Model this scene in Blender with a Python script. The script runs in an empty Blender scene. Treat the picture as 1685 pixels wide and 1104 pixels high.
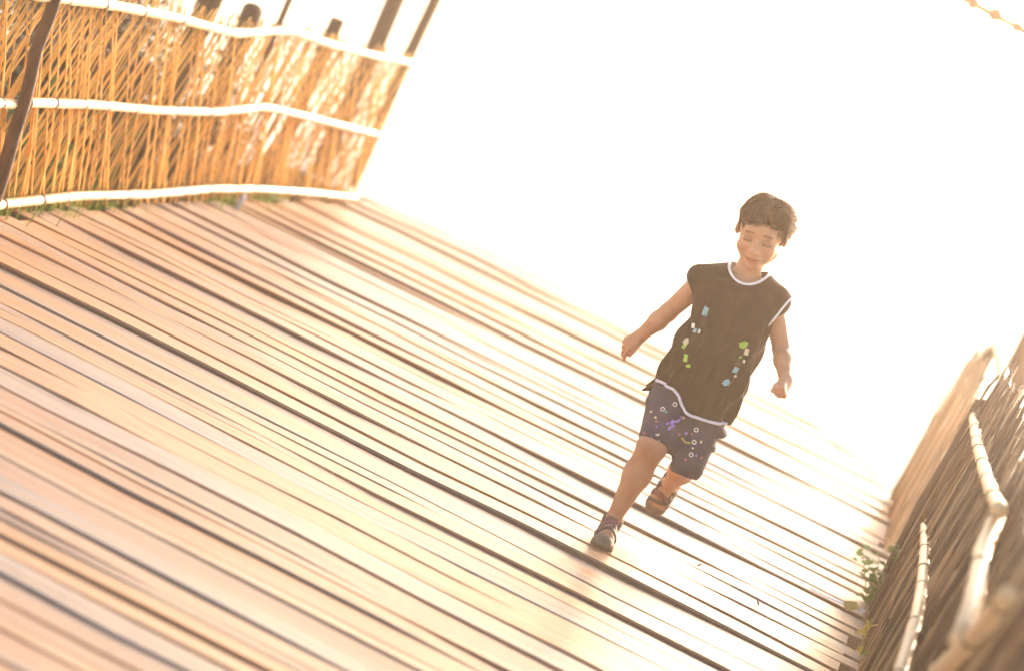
import bpy, bmesh, math, random
import numpy as np
from mathutils import Vector, Matrix

random.seed(11)
rng = np.random.default_rng(11)
scn = bpy.context.scene
COL = scn.collection

# ------------------------------------------------------------------ camera, sky, sun, exposure
def make_camera():
    H = 1.45
    yaw, pitch, roll = math.radians(8.0975), math.radians(7.7018), math.radians(25.0)
    F = Vector((-math.sin(yaw)*math.cos(pitch), math.cos(yaw)*math.cos(pitch), -math.sin(pitch)))
    R = Vector((math.cos(yaw), math.sin(yaw), 0.0))
    U = R.cross(F)
    rc = math.cos(roll)*R + math.sin(roll)*U
    uc = -math.sin(roll)*R + math.cos(roll)*U
    cam = bpy.data.cameras.new('camera')
    cam.sensor_width = 36.0
    cam.lens = 36.0*4200/1685
    cam.clip_start, cam.clip_end = 0.05, 5000.0
    cam.dof.use_dof = True
    cam.dof.focus_distance = 7.45
    cam.dof.aperture_fstop = 2.1
    o = bpy.data.objects.new('camera', cam)
    COL.objects.link(o)
    m = Matrix((rc, uc, -F)).transposed().to_4x4()
    m.translation = (0, 0, H)
    o.matrix_world = m
    scn.camera = o
make_camera()

SUN_EL, SUN_AZ = math.radians(17), math.radians(19)      # azimuth measured from the walkway's direction (+Y) towards +X
world = bpy.data.worlds.new('World')
scn.world = world
world.use_nodes = True
nt = world.node_tree
nt.nodes.clear()
sky = nt.nodes.new('ShaderNodeTexSky')
sky.sky_type = 'NISHITA'
sky.sun_disc = False
sky.sun_elevation = SUN_EL
sky.sun_rotation = SUN_AZ
sky.air_density = 1.0
sky.dust_density = 2.0
sky.ozone_density = 0.3
bg = nt.nodes.new('ShaderNodeBackground')
bg.inputs['Strength'].default_value = 0.15
wo = nt.nodes.new('ShaderNodeOutputWorld')
wb = nt.nodes.new('ShaderNodeMix'); wb.data_type = 'RGBA'; wb.blend_type = 'MULTIPLY'
wb.inputs[0].default_value = 1.0
wb.inputs[7].default_value = (1.0, .878, .785, 1)          # warm evening white balance
nt.links.new(sky.outputs[0], wb.inputs[6])
nt.links.new(wb.outputs[2], bg.inputs[0])
nt.links.new(bg.outputs[0], wo.inputs[0])

sl = bpy.data.lights.new('sun', 'SUN')
sl.energy = 5.0
sl.angle = math.radians(32.0)
sl.color = (1.0, 0.80, 0.61)
so = bpy.data.objects.new('sun', sl)
COL.objects.link(so)
to_sun = Vector((math.sin(SUN_AZ)*math.cos(SUN_EL), math.cos(SUN_AZ)*math.cos(SUN_EL), math.sin(SUN_EL)))
so.rotation_euler = (-to_sun).to_track_quat('-Z', 'Y').to_euler()
so.location = to_sun*60

scn.view_settings.view_transform = 'Standard'
scn.view_settings.look = 'None'
scn.view_settings.gamma = 1.0
scn.view_settings.exposure = 1.7
scn.render.engine = 'CYCLES'
scn.cycles.use_denoising = True
scn.cycles.max_bounces = 8
scn.cycles.volume_bounces = 1
scn.cycles.sample_clamp_indirect = 6.0

# ------------------------------------------------------------------ helpers
def tag(o, label=None, cat=None, group=None, kind=None):
    if label: o['label'] = label
    if cat: o['category'] = cat
    if group: o['group'] = group
    if kind: o['kind'] = kind
    return o

def mesh_obj(name, me, mat=None, parent=None):
    o = bpy.data.objects.new(name, me)
    COL.objects.link(o)
    if mat is not None and not me.materials: me.materials.append(mat)
    if parent is not None: o.parent = parent
    return o

def empty(name, loc=(0, 0, 0)):
    o = bpy.data.objects.new(name, None)
    o.empty_display_size = 0.1
    COL.objects.link(o)
    o.location = loc
    return o

def make_mesh(name, verts, faces, smooth=True):
    me = bpy.data.meshes.new(name)
    me.from_pydata([tuple(map(float, v)) for v in verts], [], [tuple(f) for f in faces])
    if smooth: me.polygons.foreach_set('use_smooth', [True]*len(me.polygons))
    me.update()
    return me

class MB:
    """collects geometry for one mesh"""
    def __init__(self): self.v, self.f = [], []
    def add(self, verts, faces):
        b = len(self.v)
        self.v += [tuple(map(float, q)) for q in verts]
        self.f += [tuple(i+b for i in f) for f in faces]
    def tube(self, pts, radii, sides=8, cap=True):
        pts = [Vector(p) for p in pts]
        n = len(pts)
        if not hasattr(radii, '__len__'): radii = [radii]*n
        t0 = (pts[1]-pts[0]).normalized()
        ref = Vector((0, 0, 1)) if abs(t0.z) < .9 else Vector((1, 0, 0))
        s = t0.cross(ref).normalized()
        V, Fc = [], []
        for i in range(n):
            t = (pts[min(i+1, n-1)]-pts[max(i-1, 0)]).normalized()
            s = (s - t*s.dot(t)).normalized()
            u = t.cross(s)
            for k in range(sides):
                a = 2*math.pi*k/sides
                V.append(pts[i]+(s*math.cos(a)+u*math.sin(a))*radii[i])
        for i in range(n-1):
            for k in range(sides):
                k2 = (k+1) % sides
                Fc.append((i*sides+k, i*sides+k2, (i+1)*sides+k2, (i+1)*sides+k))
        if cap:
            Fc.append(tuple(range(sides))[::-1])
            Fc.append(tuple(range((n-1)*sides, n*sides)))
        self.add(V, Fc)
    def mesh(self, name, smooth=True): return make_mesh(name, self.v, self.f, smooth)
    def build(self, name, mat, parent=None, smooth=True):
        return mesh_obj(name, self.mesh(name, smooth), mat, parent)

# ------------------------------------------------------------------ materials
def new_mat(name):
    m = bpy.data.materials.new(name)
    m.use_nodes = True
    return m, m.node_tree.nodes, m.node_tree.links, m.node_tree.nodes['Principled BSDF']

def simple_mat(name, c1, c2, scale=20, rough=.7, stretch=(1, 1, 1), bump=.0, spec=.4, per_object=0.0, translucent=0.0, sheen=0.0, sss=0.0, detail=4):
    m, N, L, P = new_mat(name)
    tc = N.new('ShaderNodeTexCoord')
    mp = N.new('ShaderNodeMapping')
    mp.inputs['Scale'].default_value = stretch
    L.new(tc.outputs['Object'], mp.inputs[0])
    nz = N.new('ShaderNodeTexNoise')
    nz.inputs['Scale'].default_value = scale
    nz.inputs['Detail'].default_value = detail
    L.new(mp.outputs[0], nz.inputs['Vector'])
    cr = N.new('ShaderNodeValToRGB')
    cr.color_ramp.elements[0].position, cr.color_ramp.elements[1].position = .32, .68
    cr.color_ramp.elements[0].color, cr.color_ramp.elements[1].color = (*c1, 1), (*c2, 1)
    L.new(nz.outputs['Fac'], cr.inputs[0])
    col = cr.outputs[0]
    if per_object:
        oi = N.new('ShaderNodeObjectInfo')
        mr = N.new('ShaderNodeMapRange')
        mr.inputs['To Min'].default_value, mr.inputs['To Max'].default_value = 1-per_object, 1+per_object
        L.new(oi.outputs['Random'], mr.inputs[0])
        hs = N.new('ShaderNodeHueSaturation')
        L.new(mr.outputs[0], hs.inputs['Value'])
        L.new(col, hs.inputs['Color'])
        col = hs.outputs[0]
    L.new(col, P.inputs['Base Color'])
    P.inputs['Roughness'].default_value = rough
    P.inputs['Specular IOR Level'].default_value = spec
    if sheen: P.inputs['Sheen Weight'].default_value = sheen
    if sss:
        P.inputs['Subsurface Weight'].default_value = sss
        P.inputs['Subsurface Radius'].default_value = (.012, .005, .003)
        P.inputs['Subsurface Scale'].default_value = 1.0
    if bump:
        b = N.new('ShaderNodeBump')
        b.inputs['Strength'].default_value = bump
        b.inputs['Distance'].default_value = .004
        L.new(nz.outputs['Fac'], b.inputs['Height'])
        L.new(b.outputs[0], P.inputs['Normal'])
    if translucent:
        out = N['Material Output']
        tr = N.new('ShaderNodeBsdfTranslucent')
        L.new(col, tr.inputs[0])
        mx = N.new('ShaderNodeMixShader')
        mx.inputs[0].default_value = translucent
        L.new(P.outputs[0], mx.inputs[1])
        L.new(tr.outputs[0], mx.inputs[2])
        L.new(mx.outputs[0], out.inputs['Surface'])
    return m

def plank_mat():
    m, N, L, P = new_mat('weathered_plank')
    tc = N.new('ShaderNodeTexCoord')
    oi = N.new('ShaderNodeObjectInfo')
    # each board gets its own stretch of grain
    off = N.new('ShaderNodeVectorMath'); off.operation = 'SCALE'
    off.inputs[0].default_value = (37.0, 11.0, 23.0)
    L.new(oi.outputs['Random'], off.inputs['Scale'])
    ad = N.new('ShaderNodeVectorMath'); ad.operation = 'ADD'
    L.new(tc.outputs['Object'], ad.inputs[0]); L.new(off.outputs[0], ad.inputs[1])
    def noise(scale, stretch, detail=5, dist=0.0):
        mp = N.new('ShaderNodeMapping'); mp.inputs['Scale'].default_value = stretch
        L.new(ad.outputs[0], mp.inputs[0])
        n = N.new('ShaderNodeTexNoise'); n.inputs['Scale'].default_value = scale
        n.inputs['Detail'].default_value = detail; n.inputs['Distortion'].default_value = dist
        L.new(mp.outputs[0], n.inputs['Vector'])
        return n.outputs['Fac']
    def ramp(fac, stops):
        r = N.new('ShaderNodeValToRGB')
        el = r.color_ramp.elements
        while len(el) < len(stops): el.new(.5)
        for e, (p, c) in zip(el, stops): e.position, e.color = p, (*c, 1)
        L.new(fac, r.inputs[0]); return r.outputs[0]
    def mix(mode, fac, a, b):
        x = N.new('ShaderNodeMix'); x.data_type = 'RGBA'; x.blend_type = mode
        if isinstance(fac, float): x.inputs[0].default_value = fac
        else: L.new(fac, x.inputs[0])
        L.new(a, x.inputs[6]); L.new(b, x.inputs[7]); return x.outputs[2]
    # boards differ: honey, pinkish tan, silvered grey
    base = ramp(oi.outputs['Random'], [(0, (.40, .225, .115)), (.22, (.38, .25, .165)), (.42, (.34, .205, .135)), (.6, (.43, .245, .115)), (.74, (.30, .245, .215)), (.88, (.33, .25, .20)), (1, (.40, .235, .14))])
    patches = ramp(noise(1.0, (.8, 6.5, 1), 4), [(.37, (1.0, .74, .52)), (.5, (1, 1, 1)), (.62, (.66, .80, .98))])
    c = mix('MULTIPLY', 1.0, base, patches)
    streak = ramp(noise(1.0, (.7, 60, 30), 6, .3), [(.3, (.62, .52, .46)), (.5, (1, 1, 1)), (.75, (1.12, 1.1, 1.06))])
    c = mix('MULTIPLY', .8, c, streak)
    fine = ramp(noise(1.0, (3, 260, 60), 3), [(.35, (.78, .72, .68)), (.55, (1, 1, 1))])
    c = mix('MULTIPLY', .6, c, fine)
    crk_n = noise(1.0, (.35, 34, 8), 2, .15)
    crack = ramp(crk_n, [(.335, (.14, .09, .07)), (.36, (1, 1, 1))])
    c = mix('MULTIPLY', 1.0, c, crack)
    stain = ramp(noise(1.0, (2.2, 14, 3), 3, .4), [(.22, (.42, .33, .28)), (.30, (1, 1, 1))])
    c = mix('MULTIPLY', .8, c, stain)
    L.new(c, P.inputs['Base Color'])
    P.inputs['Roughness'].default_value = .38
    P.inputs['Specular IOR Level'].default_value = .38
    b = N.new('ShaderNodeBump'); b.inputs['Strength'].default_value = .35; b.inputs['Distance'].default_value = .003
    bw = N.new('ShaderNodeRGBToBW')
    x = mix('MULTIPLY', 1.0, streak, crack)
    L.new(x, bw.inputs[0]); L.new(bw.outputs[0], b.inputs['Height'])
    L.new(b.outputs[0], P.inputs['Normal'])
    return m

M = dict(
    plank=plank_mat(),
    edge=simple_mat('gap_shade_edge', (.11, .07, .05), (.20, .13, .095), 3, .9, (2, 30, 30)),  # dark brown imitates shade between the boards
    joist=simple_mat('dark_timber', (.10, .065, .04), (.17, .11, .07), 12, .8, (3, 1, 3), .3),
    sand=simple_mat('pale_sand', (.66, .58, .47), (.78, .71, .60), 3, .9, bump=.3, spec=.2, detail=8),
    twig=simple_mat('peeled_twig', (.56, .29, .07), (.76, .44, .13), 30, .8, (1, 1, .1), .2, spec=.2, per_object=.3),
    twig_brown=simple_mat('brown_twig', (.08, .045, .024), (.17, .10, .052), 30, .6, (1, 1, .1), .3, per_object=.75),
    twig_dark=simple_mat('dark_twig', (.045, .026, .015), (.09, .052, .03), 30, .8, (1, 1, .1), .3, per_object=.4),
    twig_light=simple_mat('light_twig', (.22, .145, .08), (.34, .235, .135), 30, .6, (1, 1, .1), .3, per_object=.35),
    twig_hazed=simple_mat('haze_paled_twig', (.44, .29, .17), (.60, .42, .26), 30, .7, (1, 1, .1), .3, per_object=.3),  # paler twig brown, with haze put into the colour of the far panel
    pole=simple_mat('bamboo_pole', (.50, .36, .20), (.66, .50, .31), 9, .4, (1, .4, 1), .15, spec=.5),
    binding=simple_mat('dark_binding', (.10, .06, .035), (.16, .10, .06), 40, .8),
    post=simple_mat('brown_post', (.055, .032, .02), (.11, .065, .04), 14, .8, (3, 3, .4), .5),
    rope=simple_mat('vine_rope', (.20, .095, .04), (.30, .15, .065), 40, .8, bump=.5),
    leaf=simple_mat('green_leaf', (.07, .14, .02), (.15, .23, .04), 25, .5, per_object=.15, translucent=.4),
    leaf_dry=simple_mat('dry_leaf', (.05, .028, .014), (.11, .062, .028), 25, .7, per_object=.2, translucent=.12),
    leaf_yellow=simple_mat('yellow_leaf', (.46, .34, .05), (.58, .45, .09), 60, .5, translucent=.4),
    stem=simple_mat('stem', (.14, .09, .05), (.22, .15, .07), 40, .8),
    weed_stem=simple_mat('weed_stem', (.20, .19, .05), (.36, .26, .08), 40, .7),
    edge_glint=simple_mat('painted_edge_glint', (.72, .74, .76), (.82, .84, .86), 30, .6),  # near-white colour imitates sun on a plank edge
    blue=simple_mat('blue_plastic', (.30, .34, .46), (.38, .42, .54), 30, .5),
)

# ------------------------------------------------------------------ ground and walkway
def ground():
    n, S, z = 2, 420.0, -0.46
    bm = bmesh.new()
    rings = [0, 4, 8, 14, 22, 40, 80, 160, S]
    prev = [bm.verts.new((-1, 9, z))]
    for r in rings[1:]:
        cur = [bm.verts.new((-1+r*math.cos(a), 9+r*math.sin(a), z+(random.uniform(-.03, .03) if 5 < r < 60 else 0))) for a in [2*math.pi*k/48 for k in range(48)]]
        for k in range(48):
            k2 = (k+1) % 48
            if len(prev) == 1: bm.faces.new((prev[0], cur[k], cur[k2]))
            else: bm.faces.new((prev[k], cur[k], cur[k2], prev[k2]))
        prev = cur
    me = bpy.data.meshes.new('ground'); bm.to_mesh(me); bm.free()
    me.polygons.foreach_set('use_smooth', [True]*len(me.polygons))
    tag(mesh_obj('ground', me, M['sand']), kind='structure')
ground()

def plank_mesh(seed):
    """one rough-sawn board, 1 m long (x) by 1 m wide (y), top at z=0; scaled when placed"""
    r = random.Random(seed)
    seg = 9
    V, Fc = [], []
    e0 = [r.uniform(-.05, .05) for _ in range(seg+1)]
    e1 = [r.uniform(-.05, .05) for _ in range(seg+1)]
    zz = [r.uniform(-.12, .12) for _ in range(seg+1)]
    tp, tp2 = r.uniform(-.06, .06), r.uniform(-.06, .06)
    for i in range(seg+1):
        x = i/seg
        lo, hi = -.5+e0[i]+tp*(x-.5), .5+e1[i]-tp2*(x-.5)
        h = zz[i]
        # thickness unit = 1 (scaled): top edge slightly rounded over
        V += [(x, lo, -1), (x, lo, -.14+h), (x, lo+.05, h), (x, hi-.05, h), (x, hi, -.14+h), (x, hi, -1)]
    for i in range(seg):
        a, b = i*6, (i+1)*6
        for k in range(5): Fc.append((a+k, b+k, b+k+1, a+k+1))
        Fc.append((a+5, b+5, b, a))
    Fc.append((0, 1, 2, 3, 4, 5)); b = seg*6
    Fc.append((b+5, b+4, b+3, b+2, b+1, b))
    me = make_mesh('plank', V, [f[::-1] for f in Fc], False)
    return me

def deck():
    root = empty('boardwalk', (-1.25, 8.0, 0))
    tag(root, kind='structure')
    metas = [plank_mesh(100+i) for i in range(14)]
    for me in metas:
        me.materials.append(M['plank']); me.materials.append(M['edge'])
        for k in range(9): me.polygons[k*6].material_index = me.polygons[k*6+4].material_index = 1       # sawn sides coloured dark to deepen the shade in the gaps
    y = 2.6
    r = random.Random(5)
    i = 0; yaw_ = 0.0
    while y < 13.7:
        yaw_ = .85*yaw_+r.uniform(-.0028, .0028)
        w = r.choice([.05, .065, .08, .09, .10, .115, .13, .15, .175])
        gap = r.choice([.001, .002, .002, .003, .004, .005, .007, .010, .014, .024])
        bul = -.045*math.sin(math.pi*max(0, min(1, (y-8)/4.5)))
        x0 = -2.80+bul+r.uniform(-.035, .04)
        x1 = .27+r.uniform(-.05, .035)
        o = mesh_obj('plank', metas[r.randrange(14)], None, root)
        yc = y+w/2
        o.rotation_euler = (r.uniform(-.02, .02), r.uniform(-.0012, .0012), yaw_+r.uniform(-.0015, .0015))
        if r.random() < .5:
            o.location = (x0+1.25, yc-8.0, r.uniform(-.007, .004))
            o.scale = (x1-x0, w, .042)
        else:
            o.rotation_euler.z += math.pi
            o.location = (x1+1.25, yc-8.0, r.uniform(-.007, .004))
            o.scale = (x1-x0, w, .042)
        y += w+gap
        i += 1
    for x in (-2.45, -1.25, -.05):
        mb = MB()
        a, b, c, d = x-.05+1.25, x+.05+1.25, -.2, -.052
        y0, y1 = 2.7-8, 13.5-8
        mb.add([(a, y0, c), (b, y0, c), (b, y1, c), (a, y1, c), (a, y0, d), (b, y0, d), (b, y1, d), (a, y1, d)],
               [(3, 2, 1, 0), (4, 5, 6, 7), (0, 1, 5, 4), (1, 2, 6, 5), (2, 3, 7, 6), (3, 0, 4, 7)])
        mb.build('joist', M['joist'], root, False)
        for yy in (3.5, 6.0, 8.5, 11.0, 12.6):
            mb = MB()
            mb.tube([(x+1.25, yy-8, -.8), (x+1.25, yy-8, -.2)], .06, 8)
            mb.build('pile', M['joist'], root)
deck()

def sand_bank():
    r = random.Random(2)
    key = [(-4.6, 12.6), (-3.6, 12.6), (-3.0, 12.7), (-2.6, 12.95), (-2.2, 13.05), (-1.5, 12.75), (-.8, 12.65), (-.2, 12.45), (0, 12.0), (.12, 11.45), (.26, 11.2), (.5, 11.3), (1.2, 11.6), (2.5, 12.4)]
    kx, ky = [k[0] for k in key], [k[1] for k in key]
    xs = np.linspace(-4.6, 2.5, 90)
    offs = [0, .06, .16, .35, .7, 1.2, 2.2, 4, 7, 11]
    hs = [-.004, .006, .014, .026, .045, .06, .07, .06, -.2, -.5]
    V, Fc = [], []
    for x in xs:
        y0 = float(np.interp(x, kx, ky))+.05*math.sin(x*9)+.03*math.sin(x*23+1)+r.uniform(-.02, .02)
        side = -.5*max(0, min(1, (-3.2-x)/1.2))-.5*max(0, min(1, (x-.4)/1.2))
        for o_, h_ in zip(offs, hs):
            V.append((x, y0+o_, max(-.5, h_+side+r.uniform(-.003, .003)+.012*math.sin(x*3+o_*2)*min(1, o_))))
    n = len(offs)
    for i in range(len(xs)-1):
        for j in range(n-1):
            Fc.append((i*n+j, (i+1)*n+j, (i+1)*n+j+1, i*n+j+1))
    tag(mesh_obj('sand_bank', make_mesh('sand_bank', V, Fc), M['sand']), kind='structure')
sand_bank()

# ------------------------------------------------------------------ woven fences
def twig_meshes(n, seed, r0, mat):
    out = []
    r = random.Random(seed)
    for k in range(n):
        mb = MB()
        bx, by = r.uniform(-.018, .018), r.uniform(-.02, .02)
        pts = [(bx*math.sin(math.pi*t)+r.uniform(-.003, .003), by*math.sin(math.pi*t*1.3), t) for t in (0, .33, .66, 1)]
        mb.tube(pts, [r0*r.uniform(.85, 1.15), r0*r.uniform(.8, 1.1), r0*r.uniform(.75, 1), r0*r.uniform(.55, .8)], 5)
        me = mb.mesh('twig'); me.materials.append(mat); out.append(me)
    return out

def place_twig(me, p0, p1, parent, org):
    o = mesh_obj('twig', me, None, parent)
    d = Vector(p1)-Vector(p0)
    q = d.to_track_quat('Z', 'Y')
    o.rotation_mode = 'QUATERNION'
    o.rotation_quaternion = q
    o.location = Vector(p0)-Vector(org)
    o.scale = (1, 1, d.length)
    return o

def rail(parent, org, pts, r, mat='pole', ties=True, seed=0, step=.16, name='rail'):
    """a bamboo pole along pts with swollen nodes; dark bindings round it"""
    rr = random.Random(seed)
    P = [Vector(p) for p in pts]
    fine, rad = [], []
    for a, b in zip(P[:-1], P[1:]):
        n = max(2, int((b-a).length/.05))
        for i in range(n):
            fine.append(a.lerp(b, i/n))
    fine.append(P[-1])
    # smooth the bends a little
    for _ in range(4):
        fine = [fine[0]]+[(fine[i-1]+fine[i]*2+fine[i+1])/4 for i in range(1, len(fine)-1)]+[fine[-1]]
    dist = 0; nxt = rr.uniform(.1, .3); marks = []
    rad = []
    for i, p in enumerate(fine):
        if i: dist += (p-fine[i-1]).length
        node = 0
        if dist > nxt:
            node = 1; nxt = dist+rr.uniform(.22, .34)
        rad.append(r*(1.11 if node else rr.uniform(.97, 1.03)))
    O = Vector(org)
    mb = MB(); mb.tube([p-O for p in fine], rad, 12)
    o = mb.build(name, M[mat], parent)
    if ties:
        tb = MB(); dist = 0; nxt = .05
        for i in range(1, len(fine)-1):
            dist += (fine[i]-fine[i-1]).length
            if dist > nxt:
                nxt = dist+step*rr.uniform(.7, 1.3)
                t = (fine[i+1]-fine[i-1]).normalized()
                sk = Vector((rr.uniform(-.25, .25), 0, rr.uniform(-.25, .25)))
                for dd in ([0] if rr.random() < .6 else [0, .012]):
                    c = fine[i]+t*dd-O
                    tt = (t+sk).normalized()
                    tb.tube([c-tt*.0022, c+tt*.0022], rad[i]+.0020, 12)
        b = tb.build('wire_binding', M['binding'], o)
        tag(b, kind='stuff')
    return o

def post_mesh(mb, base, top, r, seed=0, sides=12):
    rr = random.Random(seed)
    b, t = Vector(base), Vector(top)
    n = 7
    pts = [b.lerp(t, i/n)+Vector((rr.uniform(-.006, .006), rr.uniform(-.006, .006), 0)) for i in range(n+1)]
    rad = [r*(1.08-.14*i/n)*rr.uniform(.95, 1.05) for i in range(n+1)]
    pts.append(t+Vector((0, 0, .008))); rad.append(r*.8)
    mb.tube(pts, rad, sides)

def left_x(y):
    return -2.825-.05*math.sin(math.pi*max(0, min(1, (y-8.0)/4.4)))+.02*math.sin(y*2.1)

def left_fence():
    org = (-2.83, 10.0, 0)
    root = empty('woven_fence', org)
    tag(root, 'sunlit golden woven twig fence with three pale rails along the far side of the boardwalk', 'fence', 'fences beside the boardwalk')
    tw = twig_meshes(10, 3, .0037, M['twig'])
    r = random.Random(8)
    H = .74
    y = 6.7
    while y < 12.42:
        for lean, dx, sp in ((-.92, .008, .85), (.30, -.006, 1), (.62, .004, .75)):
            if r.random() > sp: continue
            l = lean+r.uniform(-.16, .16)
            z0, z1 = r.uniform(-.05, .02), H+r.uniform(.0, .07)
            ya = y+r.uniform(-.012, .012)-lean*.37
            yb = ya+l*(z1-z0)
            if yb > 12.45:
                k = (12.45-ya)/(yb-ya); z1 = z0+(z1-z0)*k; yb = 12.45
            if ya > 12.45:
                k = (ya-12.45)/(ya-yb); z0 = z0+(z1-z0)*k; ya = 12.45
            if z1-z0 < .08: continue
            place_twig(tw[r.randrange(10)], (left_x(ya)+dx+r.uniform(-.003, .003), ya, z0), (left_x(yb)+dx+r.uniform(-.003, .003), yb, z1), root, org)
        y += .043
    def rl(zs, r_, sd, y0, y1, off):
        ys = [y0+(y1-y0)*i/(len(zs)-1) for i in range(len(zs))]
        rail(root, org, [(left_x(a)+off, a, z) for a, z in zip(ys, zs)], r_, seed=sd, step=.34)
    rl([.74, .75, .747, .73, .785, .755, .75, .763], .018, 1, 7.2, 12.5, .034)
    rl([.39, .393, .39, .405, .44, .41, .385, .365], .0165, 2, 7.60, 12.5, .032)
    rl([.385, .385], .0165, 7, 6.6, 7.52, .034)
    rl([.035, .03, .045, .05, .065, .05, .04, .03], .0165, 3, 7.0, 12.4, .032)
    for (x, yb, yt, zt, rad, sd) in ((-2.775, 7.685, 7.355, 1.0, .021, 1), (-3.0, 9.62, 9.62, 1.05, .05, 2), (-3.0, 10.2, 10.2, .80, .046, 3),
                                      (-3.0, 10.66, 10.66, 1.1, .014, 4), (-2.98, 11.45, 11.45, .84, .036, 5)):
        mb = MB()
        post_mesh(mb, (x-org[0], yb-org[1], .0 if sd == 1 else -.6), (x-org[0], yt-org[1], zt), rad, sd)
        mb.build('post', M['post'], root)
left_fence()

def right_fence(org, label, ya0, yb0, X0, X1, H, rails, posts, spacing, seed, mat, lean_out=.05, dense=0):
    root = empty('brushwood_fence', org)
    tag(root, label, 'fence', 'fences beside the boardwalk')
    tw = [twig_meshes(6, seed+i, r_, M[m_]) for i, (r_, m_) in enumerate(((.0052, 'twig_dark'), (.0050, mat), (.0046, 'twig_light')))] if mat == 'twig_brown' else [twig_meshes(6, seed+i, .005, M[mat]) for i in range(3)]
    r = random.Random(seed)
    fx = lambda y, z: X0+(X1-X0)*(y-ya0)/(yb0-ya0)+lean_out*z
    y = ya0-.3
    cnt = 0
    while y < yb0+.3:
        for lean, dx in ((.62, .012), (-.25, -.006), (.30, .004)):
            l = lean+r.uniform(-.18, .18)
            z0, z1 = r.uniform(-.06, .03), H+r.uniform(-.07, .15)
            ya = y+r.uniform(-.02, .02)-lean*.4
            yb = ya+l*(z1-z0)
            for lim, s in ((ya0, -1), (yb0, 1)):
                if s*(yb-lim) > 0 and s*(ya-lim) < 0:
                    k = (lim-ya)/(yb-ya); z1 = z0+(z1-z0)*k; yb = lim
                elif s*(ya-lim) > 0 and s*(yb-lim) < 0:
                    k = (ya-lim)/(ya-yb); z0 = z0+(z1-z0)*k; ya = lim
            if z1-z0 < .1 or ya < ya0-.001 or ya > yb0+.001: continue
            kd = r.choices((0, 1, 2), (.42, .40, .18))[0]
            dx -= (0, .003, .007)[kd]
            place_twig(tw[kd][r.randrange(6)], (fx(ya, z0)+dx+r.uniform(-.012, .010), ya, z0), (fx(yb, z1)+dx+r.uniform(-.014, .010), yb, z1), root, org)
            cnt += 1
        y += spacing
    for i, (pts, rr_) in enumerate(rails): rail(root, org, pts, rr_, seed=seed+i, step=.42)
    for i, (b, t, rad) in enumerate(posts):
        mb = MB(); post_mesh(mb, Vector(b)-Vector(org), Vector(t)-Vector(org), rad, seed+i)
        mb.build('post', M['post'], root)
    return cnt

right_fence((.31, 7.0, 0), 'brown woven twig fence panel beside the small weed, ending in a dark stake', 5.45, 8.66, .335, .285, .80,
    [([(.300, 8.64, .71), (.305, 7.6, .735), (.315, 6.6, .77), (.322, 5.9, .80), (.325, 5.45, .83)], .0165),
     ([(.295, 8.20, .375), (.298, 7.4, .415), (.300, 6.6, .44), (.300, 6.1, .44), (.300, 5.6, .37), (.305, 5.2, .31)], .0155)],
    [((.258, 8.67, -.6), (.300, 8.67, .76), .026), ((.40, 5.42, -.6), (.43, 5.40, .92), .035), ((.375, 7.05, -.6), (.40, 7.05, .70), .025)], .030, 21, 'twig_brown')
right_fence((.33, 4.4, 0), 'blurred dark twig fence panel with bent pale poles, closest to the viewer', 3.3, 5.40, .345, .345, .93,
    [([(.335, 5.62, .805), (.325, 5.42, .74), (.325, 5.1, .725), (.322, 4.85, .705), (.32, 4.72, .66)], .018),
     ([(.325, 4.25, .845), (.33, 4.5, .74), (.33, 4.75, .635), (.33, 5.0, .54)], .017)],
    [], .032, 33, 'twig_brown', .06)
right_fence((.28, 10.2, 0), 'hazy woven twig fence panel at the far end, beyond the brown panel with the stake', 9.75, 11.42, .28, .235, .68,
    [([(.345, 11.46, .80), (.36, 10.6, .80), (.37, 9.8, .80), (.38, 9.3, .79)], .021), ([(.30, 11.44, .47), (.31, 10.8, .46)], .017), ([(.315, 10.0, .42), (.325, 9.0, .42)], .017)],
    [((.30, 11.46, -.6), (.34, 11.46, .78), .022), ((.36, 9.6, -.6), (.39, 9.6, .66), .028)], .085, 45, 'twig_hazed')

def single_post(name, base, top, rad, seed, label, group=None, cat='post'):
    o = empty(name, (base[0], base[1], 0))
    tag(o, label, cat, group)
    mb = MB()
    post_mesh(mb, (0, 0, base[2]), Vector(top)-Vector((base[0], base[1], 0)), rad, seed)
    mb.build('shaft', M['post'], o)
    mb = MB()
    t = Vector(top)-Vector((base[0], base[1], 0))
    mb.tube([t+Vector((0, 0, -.16)), t+Vector((0, 0, -.12))], rad*1.14, 12)
    mb.tube([t+Vector((0, 0, -.118)), t+Vector((0, 0, -.085))], rad*1.12, 12)
    mb.build('rope_lashing', M['rope'], o)
    return o
G = 'tall posts at the end of the boardwalk'
single_post('wooden_post', (-3.08, 12.8, -.8), (-3.13, 12.82, 2.62), .048, 4, 'thicker of the two tall brown posts behind the golden fence', G)
single_post('wooden_post', (-2.94, 12.95, -.8), (-2.95, 12.95, 2.75), .028, 5, 'thinner of the two tall brown posts behind the golden fence', G)
single_post('wooden_post', (.50, 11.75, -.8), (.50, 11.75, 2.35), .06, 6, 'tall dark post standing outside the far brown fence panel', G)
single_post('wooden_stump', (.49, 10.1, -.8), (.50, 10.1, .60), .038, 7, 'short stump with a sunlit top behind the brown twig fence', 'stumps behind the brown fence', 'stump')
single_post('wooden_stump', (.44, 10.75, -.8), (.45, 10.75, .58), .03, 8, 'short dark stump just beyond the brown fence panel with the stake', 'stumps behind the brown fence', 'stump')

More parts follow.
